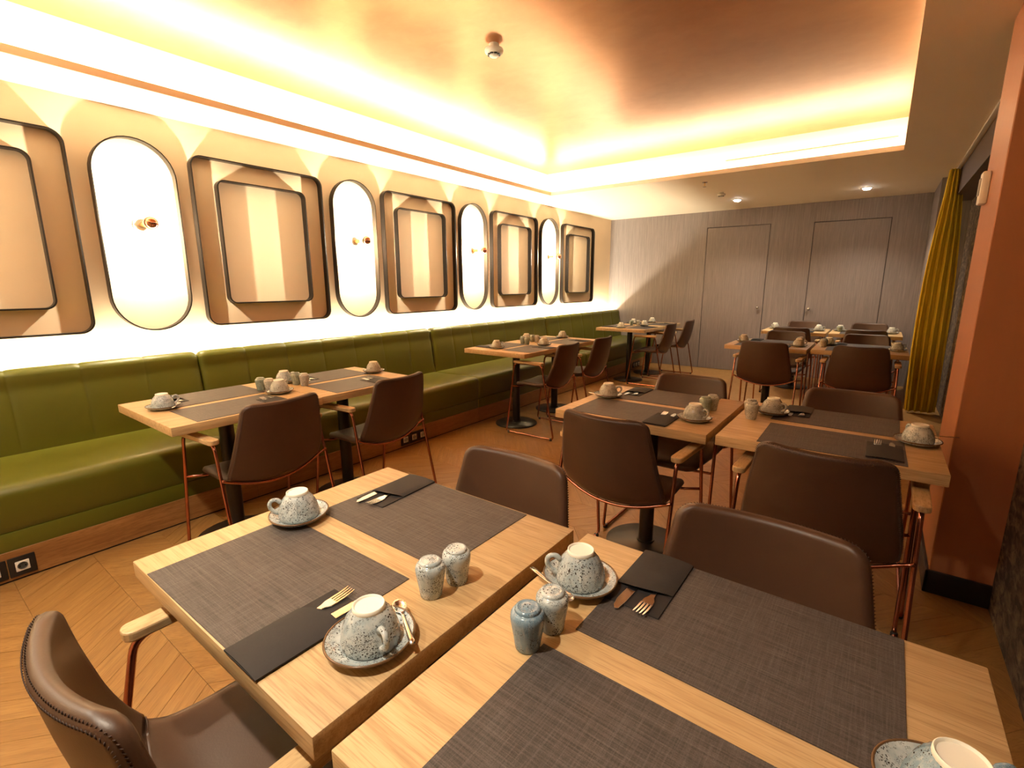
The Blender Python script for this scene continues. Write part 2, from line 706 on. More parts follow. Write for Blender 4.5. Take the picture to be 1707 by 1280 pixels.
cb('riser', (LX - CW, LY1 + CW, ZC + TH_S), (RX + CW, LY1 + CW + .05, ZU))
cb('riser', (LX - CW, LY0 - CW - .05, ZC + TH_S), (RX + CW, LY0 - CW, ZU))
cb('raised_field', (LX - CW - .05, LY0 - CW - .05, ZU), (RX + CW + .05, LY1 + CW + .05, ZU + .05), 'copper_plaster')
vent = empty('slot_vent', (-.75, LY1 + CW, ZC + .12))
tag(vent, 'slim white double-slot air vent inside the far ceiling cove', 'vent')
ob('vent_frame', box('vent_frame', (-.7, -.006, -.022), (.7, 0, .022), 'white_plastic', .001, 1), vent)
for dz in (-.01, .01):
    ob('slot', box('slot', (-.685, -.008, dz - .003), (.685, -.005, dz + .003), 'grey_plastic'), vent)

# ------------------------------------------------------------------ ceiling fittings
def detector(loc, label, s=1.0):
    d = empty('smoke_detector', loc)
    tag(d, label, 'smoke detector')
    ob('mount', lathe('mount', [(.030 * s, 0), (.030 * s, -.03 * s)], 'white_plastic', 24), d)
    ob('body', lathe('body', [(.030 * s, -.024 * s), (.052 * s, -.026 * s), (.055 * s, -.034 * s), (.053 * s, -.044 * s), (.040 * s, -.053 * s), (.038 * s, -.054 * s)], 'white_plastic', 32), d)
    ob('cap', lathe('cap', [(.026 * s, -.050 * s), (.028 * s, -.062 * s), (.022 * s, -.067 * s), (.0001, -.068 * s)], 'white_plastic', 24), d)
    for k in range(8):
        a = k * PI / 4 + .2
        ob('sensor_slot', box('sensor_slot', (-.008 * s, .027 * s, -.0605 * s), (.008 * s, .037 * s, -.052 * s), 'black_plastic'), d, None, (0, 0, a))
    return d


detector((-1.985, 2.475, ZU), 'round white smoke detector on the copper ceiling', 1.0)
detector((-1.70, 6.48, ZC), 'small white detector on the lowered ceiling border near the grey wall', .85)
sp = empty('sprinkler', (-1.69, 5.75, ZC))
tag(sp, 'little metal sprinkler head hanging from the ceiling border', 'sprinkler')
ob('escutcheon', lathe('escutcheon', [(.03, 0), (.03, -.004), (.012, -.010)], 'chrome', 20), sp)
ob('stem', lathe('stem', [(.007, -.006), (.007, -.045)], 'brass', 12), sp)
ob('deflector', lathe('deflector', [(.004, -.044), (.019, -.046), (.019, -.049), (.0001, -.050)], 'chrome', 16), sp)
for k, (x, y, lab) in enumerate(((-1.95, -.15, 'recessed downlight overhead outside the picture, left'), (-.72, -.15, 'recessed downlight overhead outside the picture, right'),
                                 (-1.68, 7.19, 'recessed round downlight nearer the green bench, in front of the grey wall'),
                                 (-.29, 7.235, 'recessed round downlight nearer the yellow curtain'))):
    d = empty('downlight', (x, y, ZC))
    tag(d, lab, 'downlight', 'recessed ceiling downlights')
    ob('ring', lathe('ring', [(.040, -.001), (.055, -.001), (.056, -.005), (.050, -.008), (.041, -.006)], 'white_plastic', 32), d)
    ob('lens', lathe('lens', [(.041, -.004), (.040, -.011), (.033, -.018), (.018, -.022), (.0001, -.023)], 'downlight_glow', 24), d)
    sl = bpy.data.lights.new('downlight_lamp', 'SPOT')
    sl.energy = P_DOWN if y > 0 else P_DOWN_REAR
    sl.color = (1, .88, .68)
    sl.spot_size = R(122 if y > 0 else 132)
    sl.spot_blend = 1.0
    sl.shadow_soft_size = .035
    so = bpy.data.objects.new('downlight_lamp', sl)
    so.location = (x, y, ZC - .065)
    COL.objects.link(so)

# ------------------------------------------------------------------ wall frames and sconces
def stadium(w_, z0, z1, n=20):
    r = w_ / 2
    pts = []
    for k in range(n + 1):
        a = PI * k / n
        pts.append((r * math.cos(a), z1 - r + r * math.sin(a)))
    for k in range(n + 1):
        a = PI + PI * k / n
        pts.append((r * math.cos(a), z0 + r + r * math.sin(a)))
    return pts


def rrect(w_, z0, z1, r, n=7):
    pts = []
    for cx, cz, a0 in ((w_ / 2 - r, z1 - r, 0), (-w_ / 2 + r, z1 - r, PI / 2), (-w_ / 2 + r, z0 + r, PI), (w_ / 2 - r, z0 + r, 1.5 * PI)):
        for k in range(n + 1):
            a = a0 + PI / 2 * k / n
            pts.append((cx + r * math.cos(a), cz + r * math.sin(a)))
    return pts


def band(name, pts, thick, depth, mat, x0=0.0):
    """closed flat bar bent along pts (y,z), standing out of the wall by depth."""
    N = len(pts)
    V, F = [], []
    for i, p in enumerate(pts):
        a, b = Vector(pts[i - 1]), Vector(pts[(i + 1) % N])
        t = (b - a).normalized()
        nrm = Vector((t.y, -t.x))
        o = Vector(p)
        i_ = o - nrm * thick
        V += [(x0, o.x, o.y), (x0 + depth, o.x, o.y), (x0 + depth, i_.x, i_.y), (x0, i_.x, i_.y)]
    for i in range(N):
        j = (i + 1) % N
        for k in range(4):
            F.append((i * 4 + k, i * 4 + (k + 1) % 4, j * 4 + (k + 1) % 4, j * 4 + k))
    me = fix(mesh(name, V, F, True, mat))
    try:
        me.set_sharp_from_angle(angle=R(40))
    except Exception:
        pass
    return me


FD, FTK = .054, .008
m_oval = band('oval_frame', stadium(.455, 1.042, 2.247), FTK, FD, 'frame_bronze')
m_out = band('outer_frame', rrect(.985, 1.05, 2.213, .075), FTK + .001, FD, 'frame_bronze')
m_in = band('inner_frame', rrect(.672, 1.203, 2.075, .055), FTK + .001, FD, 'frame_bronze')
ORD = ['first', 'second', 'third', 'fourth', 'fifth', 'sixth']
OV = [-.436, 1.19, 2.812, 4.428, 6.066]
RC = [.372, 2.002, 3.622, 5.25, 6.905]
m_plate = lathe('wall_plate', [(.0001, 0), (.042, 0), (.045, .004), (.045, .014), (.040, .018), (.0001, .018)], 'white_plastic', 32)
m_arm = lathe('socket', [(.016, .016), (.016, .07), (.019, .072), (.019, .115), (.012, .12), (.0001, .12)], 'brass', 20)
BR, BD = .040, .185
hp = [(BR * math.sin(a), BD - BR * math.cos(a)) for a in [PI * .5 * k / 10 for k in range(11)]]
hp[0] = (.0001, BD - BR)
m_bulb = lathe('bulb', hp[1:], 'bulb_glass', 24)
cp = [((BR + .001) * math.cos(a), BD + (BR + .001) * math.sin(a)) for a in [PI * .5 * k / 10 for k in range(-1, 11)]]
cp[-1] = (.0001, BD + BR + .001)
ci = [((BR - .001) * math.cos(a), BD + (BR - .001) * math.sin(a)) for a in [PI * .5 * k / 10 for k in range(10, -2, -1)]]
ci[0] = (.0001, BD + BR - .001)
m_core = lathe('filament', [(.0001, BD - .016), (.006, BD - .014), (.0095, BD - .0075), (.011, BD), (.0095, BD + .0075), (.006, BD + .011), (.0001, BD + .012)], 'bulb_glow', 16)
m_cap = lathe('mirror_cap', cp + ci, 'copper_mirror', 28)
seen = 0
for k, y in enumerate(OV):
    f = ob('oval_wall_frame', m_oval, None, (XW, y, 0))
    nth = 'outside the picture, left of all others' if k == 0 else ['nearest', 'second nearest', 'third nearest', 'farthest'][k - 1]
    tag(f, 'tall black oval wall frame around a lamp, %s' % (nth if k == 0 else nth + ' of four'), 'wall frame', 'oval wall frames')
    s = empty('wall_sconce', (XW, y, 1.722))
    s.rotation_euler = (0, R(90), 0)
    tag(s, 'globe wall lamp with copper mirrored bulb in the %s oval' % ('out-of-view' if k == 0 else nth), 'wall lamp', 'globe wall lamps')
    for nm, m in (('wall_plate', m_plate), ('socket', m_arm), ('bulb', m_bulb), ('filament', m_core), ('mirror_cap', m_cap)):
        ob(nm, m, s)
for k, y in enumerate(RC):
    f = empty('rectangular_wall_frame', (XW, y, 0))
    nth = ['cut off by the left picture edge', 'second from the left', 'third from the left', 'fourth from the left', 'last, by the grey wall'][k]
    tag(f, 'double rounded rectangular black wall frame, %s' % nth, 'wall frame', 'rectangular wall frames')
    ob('outer_frame', m_out, f)
    ob('inner_frame', m_in, f)

# ------------------------------------------------------------------ green bench in sections
BSEC = [(YR + .02, -.84), (-.84, 1.345), (1.345, 3.515), (3.515, 5.69), (5.69, YB - .005)]
BLAB = ['green leather bench section outside the picture to the left',
        'green leather bench section at the left picture edge',
        'green leather bench section behind the nearest bench tables',
        'green leather bench section beside the middle bench tables',
        'green leather bench section ending at the grey wall']


def extrude_profile(name, prof, ys, mat, puff=None, smooth=True):
    """prof: closed (x,z) loop with optional weight; ys: stations; puff(y)->offset along -normal."""
    N = len(prof)
    V, F = [], []
    P = [Vector((p[0], p[1])) for p in prof]
    W = [p[2] if len(p) > 2 else 0 for p in prof]
    nr = []
    for i in range(N):
        t = (P[(i + 1) % N] - P[i - 1]).normalized()
        nr.append(Vector((t.y, -t.x)))
    for y in ys:
        q = puff(y) if puff else 0
        for i in range(N):
            p = P[i] + nr[i] * (q * W[i])
            V.append((p.x, y, p.y))
    for j in range(len(ys) - 1):
        for i in range(N):
            F.append((j * N + i, j * N + (i + 1) % N, (j + 1) * N + (i + 1) % N, (j + 1) * N + i))
    F.append(tuple(range(N)))
    F.append(tuple(range((len(ys) - 1) * N, len(ys) * N)))
    me = fix(mesh(name, V, F, smooth, mat))
    try:
        me.set_sharp_from_angle(angle=R(48))
    except Exception:
        pass
    return me


def arc(cx, cz, r, a0, a1, n, w_=1.0):
    return [(cx + r * math.cos(R(a0 + (a1 - a0) * k / n)), cz + r * math.sin(R(a0 + (a1 - a0) * k / n)), w_) for k in range(n + 1)]


for k, (y0, y1) in enumerate(BSEC):
    b = empty('upholstered_bench', (-3.4, (y0 + y1) / 2, 0))
    tag(b, BLAB[k], 'bench', 'green bench sections')
    L = (y1 - y0)
    ox = 3.4
    h = L / 2 - .002
    # seat: rounded front nose
    prof = [(-3.70 + ox, .235, 0)] + [(-3.062 + ox, .235, .3)] + [(-3.045 + ox, .27, .6)] + arc(-3.085 + ox, .405, .05, -10, 88, 8, 1) + [(-3.2 + ox, .458, 1), (-3.4 + ox, .452, 1), (-3.63 + ox, .448, .5), (-3.70 + ox, .445, 0)]
    def puff_s(y, h=h):
        e = h - abs(y)
        return -.016 * math.exp(-e / .012)
    ys = [-h, -h + .004, -h + .01, -h + .02, -h + .04, -h + .1] + [-h + .1 + (2 * h - .2) * i / 8 for i in range(1, 8)] + [h - .1, h - .04, h - .02, h - .01, h - .004, h]
    ob('seat', extrude_profile('seat', prof, ys, 'green_leather', puff_s), b)
    # backrest with shallow vertical channels
    bp = [(-3.76 + ox, .30, 0), (-3.640 + ox, .30, 0), (-3.632 + ox, .455, .3), (-3.640 + ox, .55, 1), (-3.655 + ox, .66, 1), (-3.672 + ox, .76, 1), (-3.688 + ox, .82, 1)] + arc(-3.735 + ox, .845, .052, 15, 165, 8, 1) + [(-3.80 + ox, .80, .3), (-3.80 + ox, .30, 0)]
    NCH = 7 if L > 1.6 else 3
    cw = 2 * h / NCH
    def puff_b(y, h=h, cw=cw):
        e = h - abs(y)
        u = ((y + h) / cw) % 1.0
        d = min(u, 1 - u) * cw
        return -.006 * math.exp(-d / .012) - .020 * math.exp(-e / .014)
    ys = []
    for c_i in range(NCH):
        for q in (0, .012, .03, .07, .15, .3, .5, .7, .85, .93, .97, .988):
            ys.append(-h + (c_i + q) * cw)
    ys.append(h)
    ob('backrest', extrude_profile('backrest', bp, ys, 'green_leather', puff_b), b)
    ob('base_band', box('base_band', (-3.70 + ox, -h - .0015, .145), (-3.058 + ox, h + .0015, .233), 'green_leather', .004), b)
    ob('plinth', box('plinth', (-3.72 + ox, -h - .001, .008), (-3.052 + ox, h + .001, .146), 'plinth_oak', .001, 1), b)
    ob('kick_gap', box('kick_gap', (-3.70 + ox, -h - .001, .0), (-3.058 + ox, h + .001, .008), 'black_void'), b)

# sockets in the plinth
m_sp = box('cover_plate', (0, -.046, -.046), (.008, .046, .046), 'black_plastic', .002)
m_si = box('insert', (.006, -.024, -.024), (.0105, .024, .024), 'white_plastic', .002)
m_well = None
bmw = lathe('socket_well', [(.0001, 0), (.0175, 0), (.0185, .0008), (.0175, .0016), (.0165, .0005), (.0001, .0005)], 'grey_plastic', 20)
m_hole = lathe('pin_hole', [(.0001, 0), (.003, 0), (.003, .0008), (.0001, .0008)], 'black_void', 10)


def socket(y, label):
    s = empty('wall_socket', (-3.052, y, .068))
    tag(s, label, 'socket', 'power sockets in the bench plinth')
    ob('cover_plate', m_sp, s)
    i = ob('insert', m_si, s)
    w_ = ob('socket_well', bmw, i, (.0100, 0, 0), (0, R(90), 0))
    for dy in (-.0095, .0095):
        ob('pin_hole', m_hole, i, (.0112, dy, 0), (0, R(90), 0))


socket(.167, 'black power socket cut off by the left picture edge, in the bench plinth')
socket(.264, 'black power socket in the plinth at the far left, fully in view')
socket(2.57, 'leftmost of three black sockets behind the second bench-table chair')
socket(2.664, 'middle of three black sockets behind the second bench-table chair')
socket(2.758, 'rightmost of three black sockets behind the second bench-table chair')
socket(7.30, 'farthest group of sockets under the bench, left one')
socket(7.394, 'farthest group of sockets under the bench, middle one')
socket(7.488, 'farthest group of sockets under the bench, right one')

# ------------------------------------------------------------------ tables
m_top = box('table_top', (-TW / 2, -TD / 2, -TT), (TW / 2, TD / 2, 0), 'table_oak', .0022, 2)
m_col = lathe('column', [(.036, .016), (.036, TH - TT - .012)], 'black_metal', 28)
m_base = lathe('base_disc', [(.0001, 0), (.200, 0), (.203, .004), (.202, .010), (.195, .0135), (.06, .018), (.044, .022), (.044, .03), (.036, .031)], 'black_metal', 48)
m_spd = box('mount_plate', (-.17, -.17, TH - TT - .012), (.17, .17, TH - TT - .0005), 'black_metal', .003, 1)
TLAB = {
    'A': 'square oak pedestal table, front row, left, with chair at lower left', 'B': 'square oak pedestal table, front row, right, cut off by the bottom edge',
    'C': 'square oak pedestal table, second row, left', 'D': 'square oak pedestal table, second row, beside the terracotta pillar',
    'E': 'square oak pedestal table, third row, left', 'F': 'square oak pedestal table, third row, by the yellow curtain',
    'G': 'square oak pedestal table, last row before the grey wall, left', 'H': 'square oak pedestal table, last row before the grey wall, right',
    'K': 'oak pedestal table along the green bench, nearest the camera', 'L': 'oak pedestal table along the green bench, second from the camera',
    'M': 'oak pedestal table along the green bench, third from the camera', 'N': 'oak pedestal table along the green bench, fourth from the camera',
    'P': 'oak pedestal table along the green bench, fifth from the camera', 'Q': 'oak pedestal table along the green bench, nearest the grey wall'}
for k, (x, y, a) in TABLES.items():
    t_ = empty('pedestal_table', (x, y, 0), R(a))
    tag(t_, TLAB[k], 'table', 'square oak pedestal tables')
    ob('table_top', m_top, t_, (0, 0, TH))
    ob('column', m_col, t_)
    ob('base_disc', m_base, t_)
    ob('mount_plate', m_spd, t_)

# ------------------------------------------------------------------ chair
def catmull(P, n):
    P = [np.array(p, float) for p in P]
    Q = [2 * P[0] - P[1]] + P + [2 * P[-1] - P[-2]]
    out = []
    m = len(P) - 1
    for i in range(n):
        s = i / (n - 1) * m
        k = min(int(s), m - 1)
        t_ = s - k
        a, b, c, d = Q[k:k + 4]
        out.append(.5 * (2 * b + (c - a) * t_ + (2 * a - 5 * b + 4 * c - d) * t_ ** 2 + (3 * b - a - 3 * c + d) * t_ ** 3))
    return np.array(out)


# rows: (y, z, half width, curl towards the sitter)
CH = [(.205, .432, .186, .006), (.17, .446, .200, .008), (.08, .449, .213, .014), (-.03, .440, .220, .024), (-.11, .436, .226, .042),
      (-.170, .455, .231, .058), (-.207, .510, .232, .060), (-.230, .585, .224, .054), (-.247, .665, .212, .050), (-.261, .745, .199, .046), (-.272, .828, .185, .043)]
CHS = catmull(CH, 61)


def shell_point(u, v):
    """u 0..1 along the profile, v -1..1 across -> mid point and normal towards the sitter."""
    s = u * 60
    i = min(int(s), 59)
    f = s - i
    r = CHS[i] * (1 - f) + CHS[i + 1] * f
    d = CHS[i + 1] - CHS[i]
    t_ = np.array([d[0], d[1]])
    t_ /= np.linalg.norm(t_)
    nrm = np.array([-t_[1], t_[0]])
    if nrm[1] < 0 and u < .4:
        nrm = -nrm
    if u >= .4 and nrm[0] < 0:
        nrm = -nrm
    return r, nrm


def shell(name, u0, u1, thick, mat, round0, round1, nu=34, nv=22, grow=0.0):
    """closed cushion surface between u0 and u1 with rounded rim."""
    G = {}
    top, bot = [], []
    for a in range(nu + 1):
        ta = a / nu
        # cluster rows near the ends
        tt = .5 - .5 * math.cos(PI * ta)
        tt = .5 * ta + .5 * tt
        u = u0 + (u1 - u0) * tt
        r, nrm = shell_point(u, 0)
        ln = (u1 - u0) * 1.05
        # corner rounding by superellipse of the distance from the end
        e1 = (1 - tt) * ln
        e0 = tt * ln
        wf = 1.0
        for e, rd in ((e1, round1), (e0, round0)):
            if rd > 0 and e < rd:
                q = 1 - e / rd
                wf = min(wf, 1 - (rd / r[2]) * (1 - math.sqrt(max(0, 1 - q * q))) * 1.0)
        hw = (r[2] + grow) * wf
        te = min(1.0, math.sqrt(max(0.0, min(e1, e0) / .012))) if min(e0, e1) < .012 else 1.0
        for b in range(nv + 1):
            v0 = -1 + 2 * b / nv
            v = math.sin(v0 * PI / 2) * .75 + v0 * .25
            x = hw * v
            vv = x / (r[2] + grow)
            p = np.array([r[0], r[1]]) + nrm * (r[3] * vv * vv)
            ev = (1 - abs(v)) * hw
            tv = math.sqrt(max(0.0, ev / .012)) if ev < .012 else 1.0
            th_ = thick * .5 * min(te, tv)
            # normal tilted sideways by the curl
            sl = 2 * r[3] * vv / (r[2] + grow)
            k = 1 / math.sqrt(1 + sl * sl)
            N = np.array([-sl * k, nrm[0] * k, nrm[1] * k])
            c = np.array([x, p[0], p[1]])
            top.append(c + N * th_)
            bot.append(c - N * th_)
    V = top + bot
    n1 = nv + 1
    M = len(top)
    F = []
    for a in range(nu):
        for b in range(nv):
            i = a * n1 + b
            F.append((i, i + 1, i + n1 + 1, i + n1))
            F.append((M + i, M + i + n1, M + i + n1 + 1, M + i + 1))
    # close the rim
    rim = [(0, b) for b in range(nv)] + [(a, nv) for a in range(nu)] + [(nu, b) for b in range(nv, 0, -1)] + [(a, 0) for a in range(nu, 0, -1)]
    ids = [a * n1 + b for a, b in rim]
    for q in range(len(ids)):
        i, j = ids[q], ids[(q + 1) % len(ids)]
        F.append((i, j, M + j, M + i))
    me = mesh(name, V, F, True, mat)
    bm = bmesh.new()
    bm.from_mesh(me)
    bmesh.ops.remove_doubles(bm, verts=bm.verts, dist=.0004)
    bmesh.ops.dissolve_degenerate(bm, edges=bm.edges, dist=.0002)
    bmesh.ops.recalc_face_normals(bm, faces=bm.faces)
    bm.to_mesh(me)
    bm.free()
    me.polygons.foreach_set('use_smooth', [True] * len(me.polygons))
    return me


def rim_pts(u0, u1, round1, thick, side=-1, n=34, inset=.004):
    """polyline on the rear face of the backrest, a set distance inside its free rim."""
    out = []
    u1 = u1 - inset / 1.05
    ln = (u1 - u0) * 1.05
    rr = max(.01, round1 - inset)
    th_ = thick * .5 * min(1.0, math.sqrt(inset / .012)) + .0003
    rows = []
    for a in range(n + 1):
        tt = 1 - (1 - a / n) ** 1.6
        r, nrm = shell_point(u0 + (u1 - u0) * tt, 0)
        e1 = (1 - tt) * ln
        h = r[2] - inset
        if e1 < rr:
            q = 1 - e1 / rr
            h -= rr * (1 - math.sqrt(max(0, 1 - q * q)))
        rows.append((r, nrm, h))
    def pt(r, nrm, x):
        vv = x / r[2]
        p = np.array([r[0], r[1]]) + nrm * (r[3] * vv * vv)
        sl = 2 * r[3] * vv / r[2]
        k = 1 / math.sqrt(1 + sl * sl)
        N = np.array([-sl * k, nrm[0] * k, nrm[1] * k])
        return np.array([x, p[0], p[1]]) + N * th_ * side, N
    for r, nrm, h in rows:
        out.append(pt(r, nrm, -h))
    r, nrm, h = rows[-1]
    for q in range(1, 24):
        out.append(pt(r, nrm, -h + 2 * h * q / 24))
    for r, nrm, h in reversed(rows):
        out.append(pt(r, nrm, h))
    return out


def resample(P, step):
    P = [np.array(p) for p in P]
    d = [0]
    for a, b in zip(P[:-1], P[1:]):
        d.append(d[-1] + np.linalg.norm(b - a))
    n = int(d[-1] / step)
    out = []
    for i in range(n):
        s = i * step
        k = max(j for j in range(len(d)) if d[j] <= s)
        k = min(k, len(P) - 2)
        f = (s - d[k]) / max(1e-9, d[k + 1] - d[k])
        out.append(P[k] * (1 - f) + P[k + 1] * f)
    return out


UJ = .47
m_seat = shell('seat', 0.0, UJ + .045, .034, 'brown_leather', .07, 0, 26, 22, -.004)
m_back = shell('backrest', UJ - .10, 1.0, .030, 'brown_leather', .05, .046, 36, 24)
# stitches: two rows of short slanted threads along the rear edge of the backrest
st = []
for inset, sl in ((.0050, 1), (.0125, -1)):
    rp = rim_pts(UJ - .02, 1.0, .046, .030, -1, 34, inset)
    ctr = resample([p for p, N in rp], .0068)
    nn = resample([N for p, N in rp], .0068)
    for i in range(1, len(ctr) - 1):
        tdir = ctr[i + 1] - ctr[i - 1]
        tdir /= np.linalg.norm(tdir)
        N = min(rp, key=lambda q: np.linalg.norm(q[0] - ctr[i]))[1]
        sd = np.cross(tdir, N)
        a = ctr[i] - tdir * .0016 * sl - sd * .0030
        b = ctr[i] + tdir * .0016 * sl + sd * .0030
        st.append(tube_data([tuple(a), tuple((a + b) / 2 - N * .0006), tuple(b)], .0009, 4))
m_stitch = join('stitching', st, 'brown_leather_thread')

RODR = .0078
def side_loop(s):
    P = [(s * .272, .250, .012), (s * .262, .165, .652), (s * .262, -.115, .652), (s * .272, -.248, .012)]
    return round_path(P, .035, 6, True)


m_loop = {s: tube('side_frame', side_loop(s), RODR, 'copper_rod', 10, True) for s in (1, -1)}
apoly = []
for cx, cy, a0 in ((.012, .155, 0), (-.012, .155, 90), (-.004, -.115, 180), (.004, -.115, 270)):
    rr_ = .011 if cy > 0 else .019
    for q in range(6):
        a = R(a0 + 18 * q)
        apoly.append((cx + rr_ * math.cos(a), cy + rr_ * math.sin(a)))
m_armr = prism('armrest', apoly, 0, .022, 'arm_oak', .004)


def under(u, n=15, off=.0255, grow=.0, x_end=None):
    pts = []
    for q in range(n):
        v = -1 + 2 * q / (n - 1)
        r, nrm = shell_point(u, 0)
        x = v * (r[2] + grow)
        vv = v
        p = np.array([r[0], r[1]]) + nrm * (r[3] * vv * vv)
        pts.append((x, p[0] - nrm[0] * off, p[1] - nrm[1] * off))
    return pts


yr = -.248 + (.133) * (.47 / .64)
rp = under(.475)
ring = [(-.2655, -.160, .495)] + rp + [(.2655, -.160, .495)]
m_ring = tube('back_rail', round_path(ring, .02, 3), .0065, 'copper_rod', 8)
fr = under(.10, 11)
front = [(-.2655, .192, .44)] + [(x * .9, y, z - .002) for x, y, z in fr] + [(.2655, .192, .44)]
m_frail = tube('front_rail', round_path(front, .02, 3), .0065, 'copper_rod', 8)
m_glide = lathe('glide', [(.0001, 0), (.011, 0), (.0125, .004), (.0125, .018), (.010, .021), (.0001, .021)], 'black_plastic', 14)

chair0 = empty('armchair')
ob('seat', m_seat, chair0)
bk = ob('backrest', m_back, chair0)
ob('stitching', m_stitch, bk)
for s in (-1, 1):
    ob('side_frame', m_loop[s], chair0)
    ob('armrest', m_armr, chair0, (s * .262, 0, .6555))
    for y in (.225, -.222):
        ob('glide', m_glide, chair0, (s * .272, y, 0))
ob('back_rail', m_ring, chair0)
ob('front_rail', m_frail, chair0)

CHAIRS = [  # x, y, facing angle (0 = faces +y), label
    (-.850, .338, 0, 'brown leather armchair at the lower left corner, back to the camera, front row'),
    (-.150, .30, 0, 'brown leather armchair below the picture edge at the front right table'),
    (-.838, .885, 180, 'brown leather armchair facing the camera across the front left table'),
    (-.145, .875, 180, 'brown leather armchair facing the camera across the front right table'),
    (-.822, 1.955, -3, 'brown leather armchair, back to the camera, at second-row left table'),
    (-.815, 2.54, 179, 'brown leather armchair at the far side of second-row left table'),
    (-.085, 1.975, -1, 'brown leather armchair, back to the camera, next to the terracotta pillar'),
    (-.060, 2.575, 180, 'brown leather armchair at the far side of the table by the pillar'),
    (-.785, 5.05, -2, 'brown leather armchair, back to the camera, at third-row left table'),
    (-.785, 5.80, 180, 'brown leather armchair at the far side of third-row left table'),
    (-.088, 5.14, 0, 'brown leather armchair, back to the camera, at third-row right table'),
    (-.075, 5.84, 180, 'brown leather armchair at the far side of third-row right table'),
    (-.82, 6.87, 0, 'brown leather armchair, back to the camera, at last-row left table'),
    (-.82, 7.60, 180, 'brown leather armchair against the grey wall, last-row left table'),
    (-.095, 6.95, 0, 'brown leather armchair, back to the camera, at last-row right table'),
    (-.085, 7.62, 180, 'brown leather armchair against the grey wall, last-row right table'),
    (-2.395, 1.088, 94, 'brown leather armchair facing the green bench, nearest the camera'),
    (-2.395, 1.785, 95, 'brown leather armchair facing the green bench, second from the camera'),
    (-2.395, 3.70, 92, 'brown leather armchair facing the green bench, third from the camera'),
    (-2.385, 4.36, 92, 'brown leather armchair facing the green bench, fourth from the camera'),
    (-2.42, 6.42, 91, 'brown leather armchair facing the green bench, fifth from the camera'),
    (-2.40, 7.13, 91, 'brown leather armchair facing the green bench, nearest the grey wall')]
for i, (x, y, a, lab) in enumerate(CHAIRS):
    c = chair0 if i == 0 else dup(chair0)
    c.location = (x, y, 0)
    c.rotation_euler = (0, 0, R(a))
    tag(c, lab, 'chair', 'brown leather armchairs')

# ------------------------------------------------------------------ tableware meshes
def mat_mesh():
    W_, D_ = .452, .312
    nx, ny = 12, 8
    V, F = [], []
    for z in (0.0, .0018):
        for i in range(nx + 1):
            for j in range(ny + 1):
                V.append((-W_ / 2 + W_ * i / nx, -D_ / 2 + D_ * j / ny, z))
    n1 = ny + 1
    M = (nx + 1) * n1
    for i in range(nx):
        for j in range(ny):
            a = i * n1 + j
            F.append((a, a + 1, a + n1 + 1, a + n1))
            F.append((M + a, M + a + n1, M + a + n1 + 1, M + a + 1))
    rim = [(i, 0) for i in range(nx)] + [(nx, j) for j in range(ny)] + [(i, ny) for i in range(nx, 0, -1)] + [(0, j) for j in range(ny, 0, -1)]
    ids = [i * n1 + j for i, j in rim]
    for q in range(len(ids)):
        a, b = ids[q], ids[(q + 1) % len(ids)]
        F.append((a, b, M + b, M + a))
    return fix(mesh('placemat', V, F, False, 'woven_mat'))


m_mat = mat_mesh()
# napkin pouch: lies along y, opening towards +y
NW, NL = .106, .205
m_nb = prism('back_panel', [(-NW / 2, -NL / 2), (NW / 2, -NL / 2), (NW / 2, NL / 2), (-NW / 2, NL / 2)], 0, .0022, 'napkin_dark', .0007)


def pocket_mesh():
    V, F = [], []
    nx, ny = 10, 8
    for lay in (0, 1):
        for i in range(nx + 1):
            u = i / nx
            x = -NW / 2 + NW * u
            yend = NL / 2 - .066 + .020 * (u - .5) + .010 * math.sin(PI * u)
            for j in range(ny + 1):
                v = j / ny
                y = -NL / 2 + (yend + NL / 2) * v
                bulge = (math.sin(PI * u) ** .6) * (.0035 + .0045 * v)
                z = .0022 + bulge + (.0012 if lay else 0)
                V.append((x, y, z))
    n1 = ny + 1
    M = (nx + 1) * n1
    for i in range(nx):
        for j in range(ny):
            a = i * n1 + j
            F.append((a, a + 1, a + n1 + 1, a + n1))
            F.append((M + a, M + a + n1, M + a + n1 + 1, M + a + 1))
    rim = [(i, 0) for i in range(nx)] + [(nx, j) for j in range(ny)] + [(i, ny) for i in range(nx, 0, -1)] + [(0, j) for j in range(ny, 0, -1)]
    ids = [i * n1 + j for i, j in rim]
    for q in range(len(ids)):
        a, b = ids[q], ids[(q + 1) % len(ids)]
        F.append((a, b, M + b, M + a))
    me = fix(mesh('pocket', V, F, True, 'napkin_dark'))
    me.set_sharp_from_angle(angle=R(50))
    return me


m_pk = pocket_mesh()


def ribbon(name, rows, th_, mat):
    """rows: (y, half width, z) -> thin closed strip along y."""
    V, F = [], []
    for y, hw, z in rows:
        V += [(-hw, y, z), (hw, y, z), (hw * .9, y, z + th_), (-hw * .9, y, z + th_)]
    n = len(rows)
    for i in range(n - 1):
        for k in range(4):
            F.append((i * 4 + k, i * 4 + (k + 1) % 4, (i + 1) * 4 + (k + 1) % 4, (i + 1) * 4 + k))
    F.append((0, 1, 2, 3))
    F.append(tuple((n - 1) * 4 + k for k in range(4)))
    return V, F


def cat_d(*ds):
    V, F = [], []
    for v, f in ds:
        o = len(V)
        V += list(v)
        F += [tuple(i + o for i in q) for q in f]
    return V, F


def shift(d, dx):
    return [(v[0] + dx, v[1], v[2]) for v in d[0]], d[1]


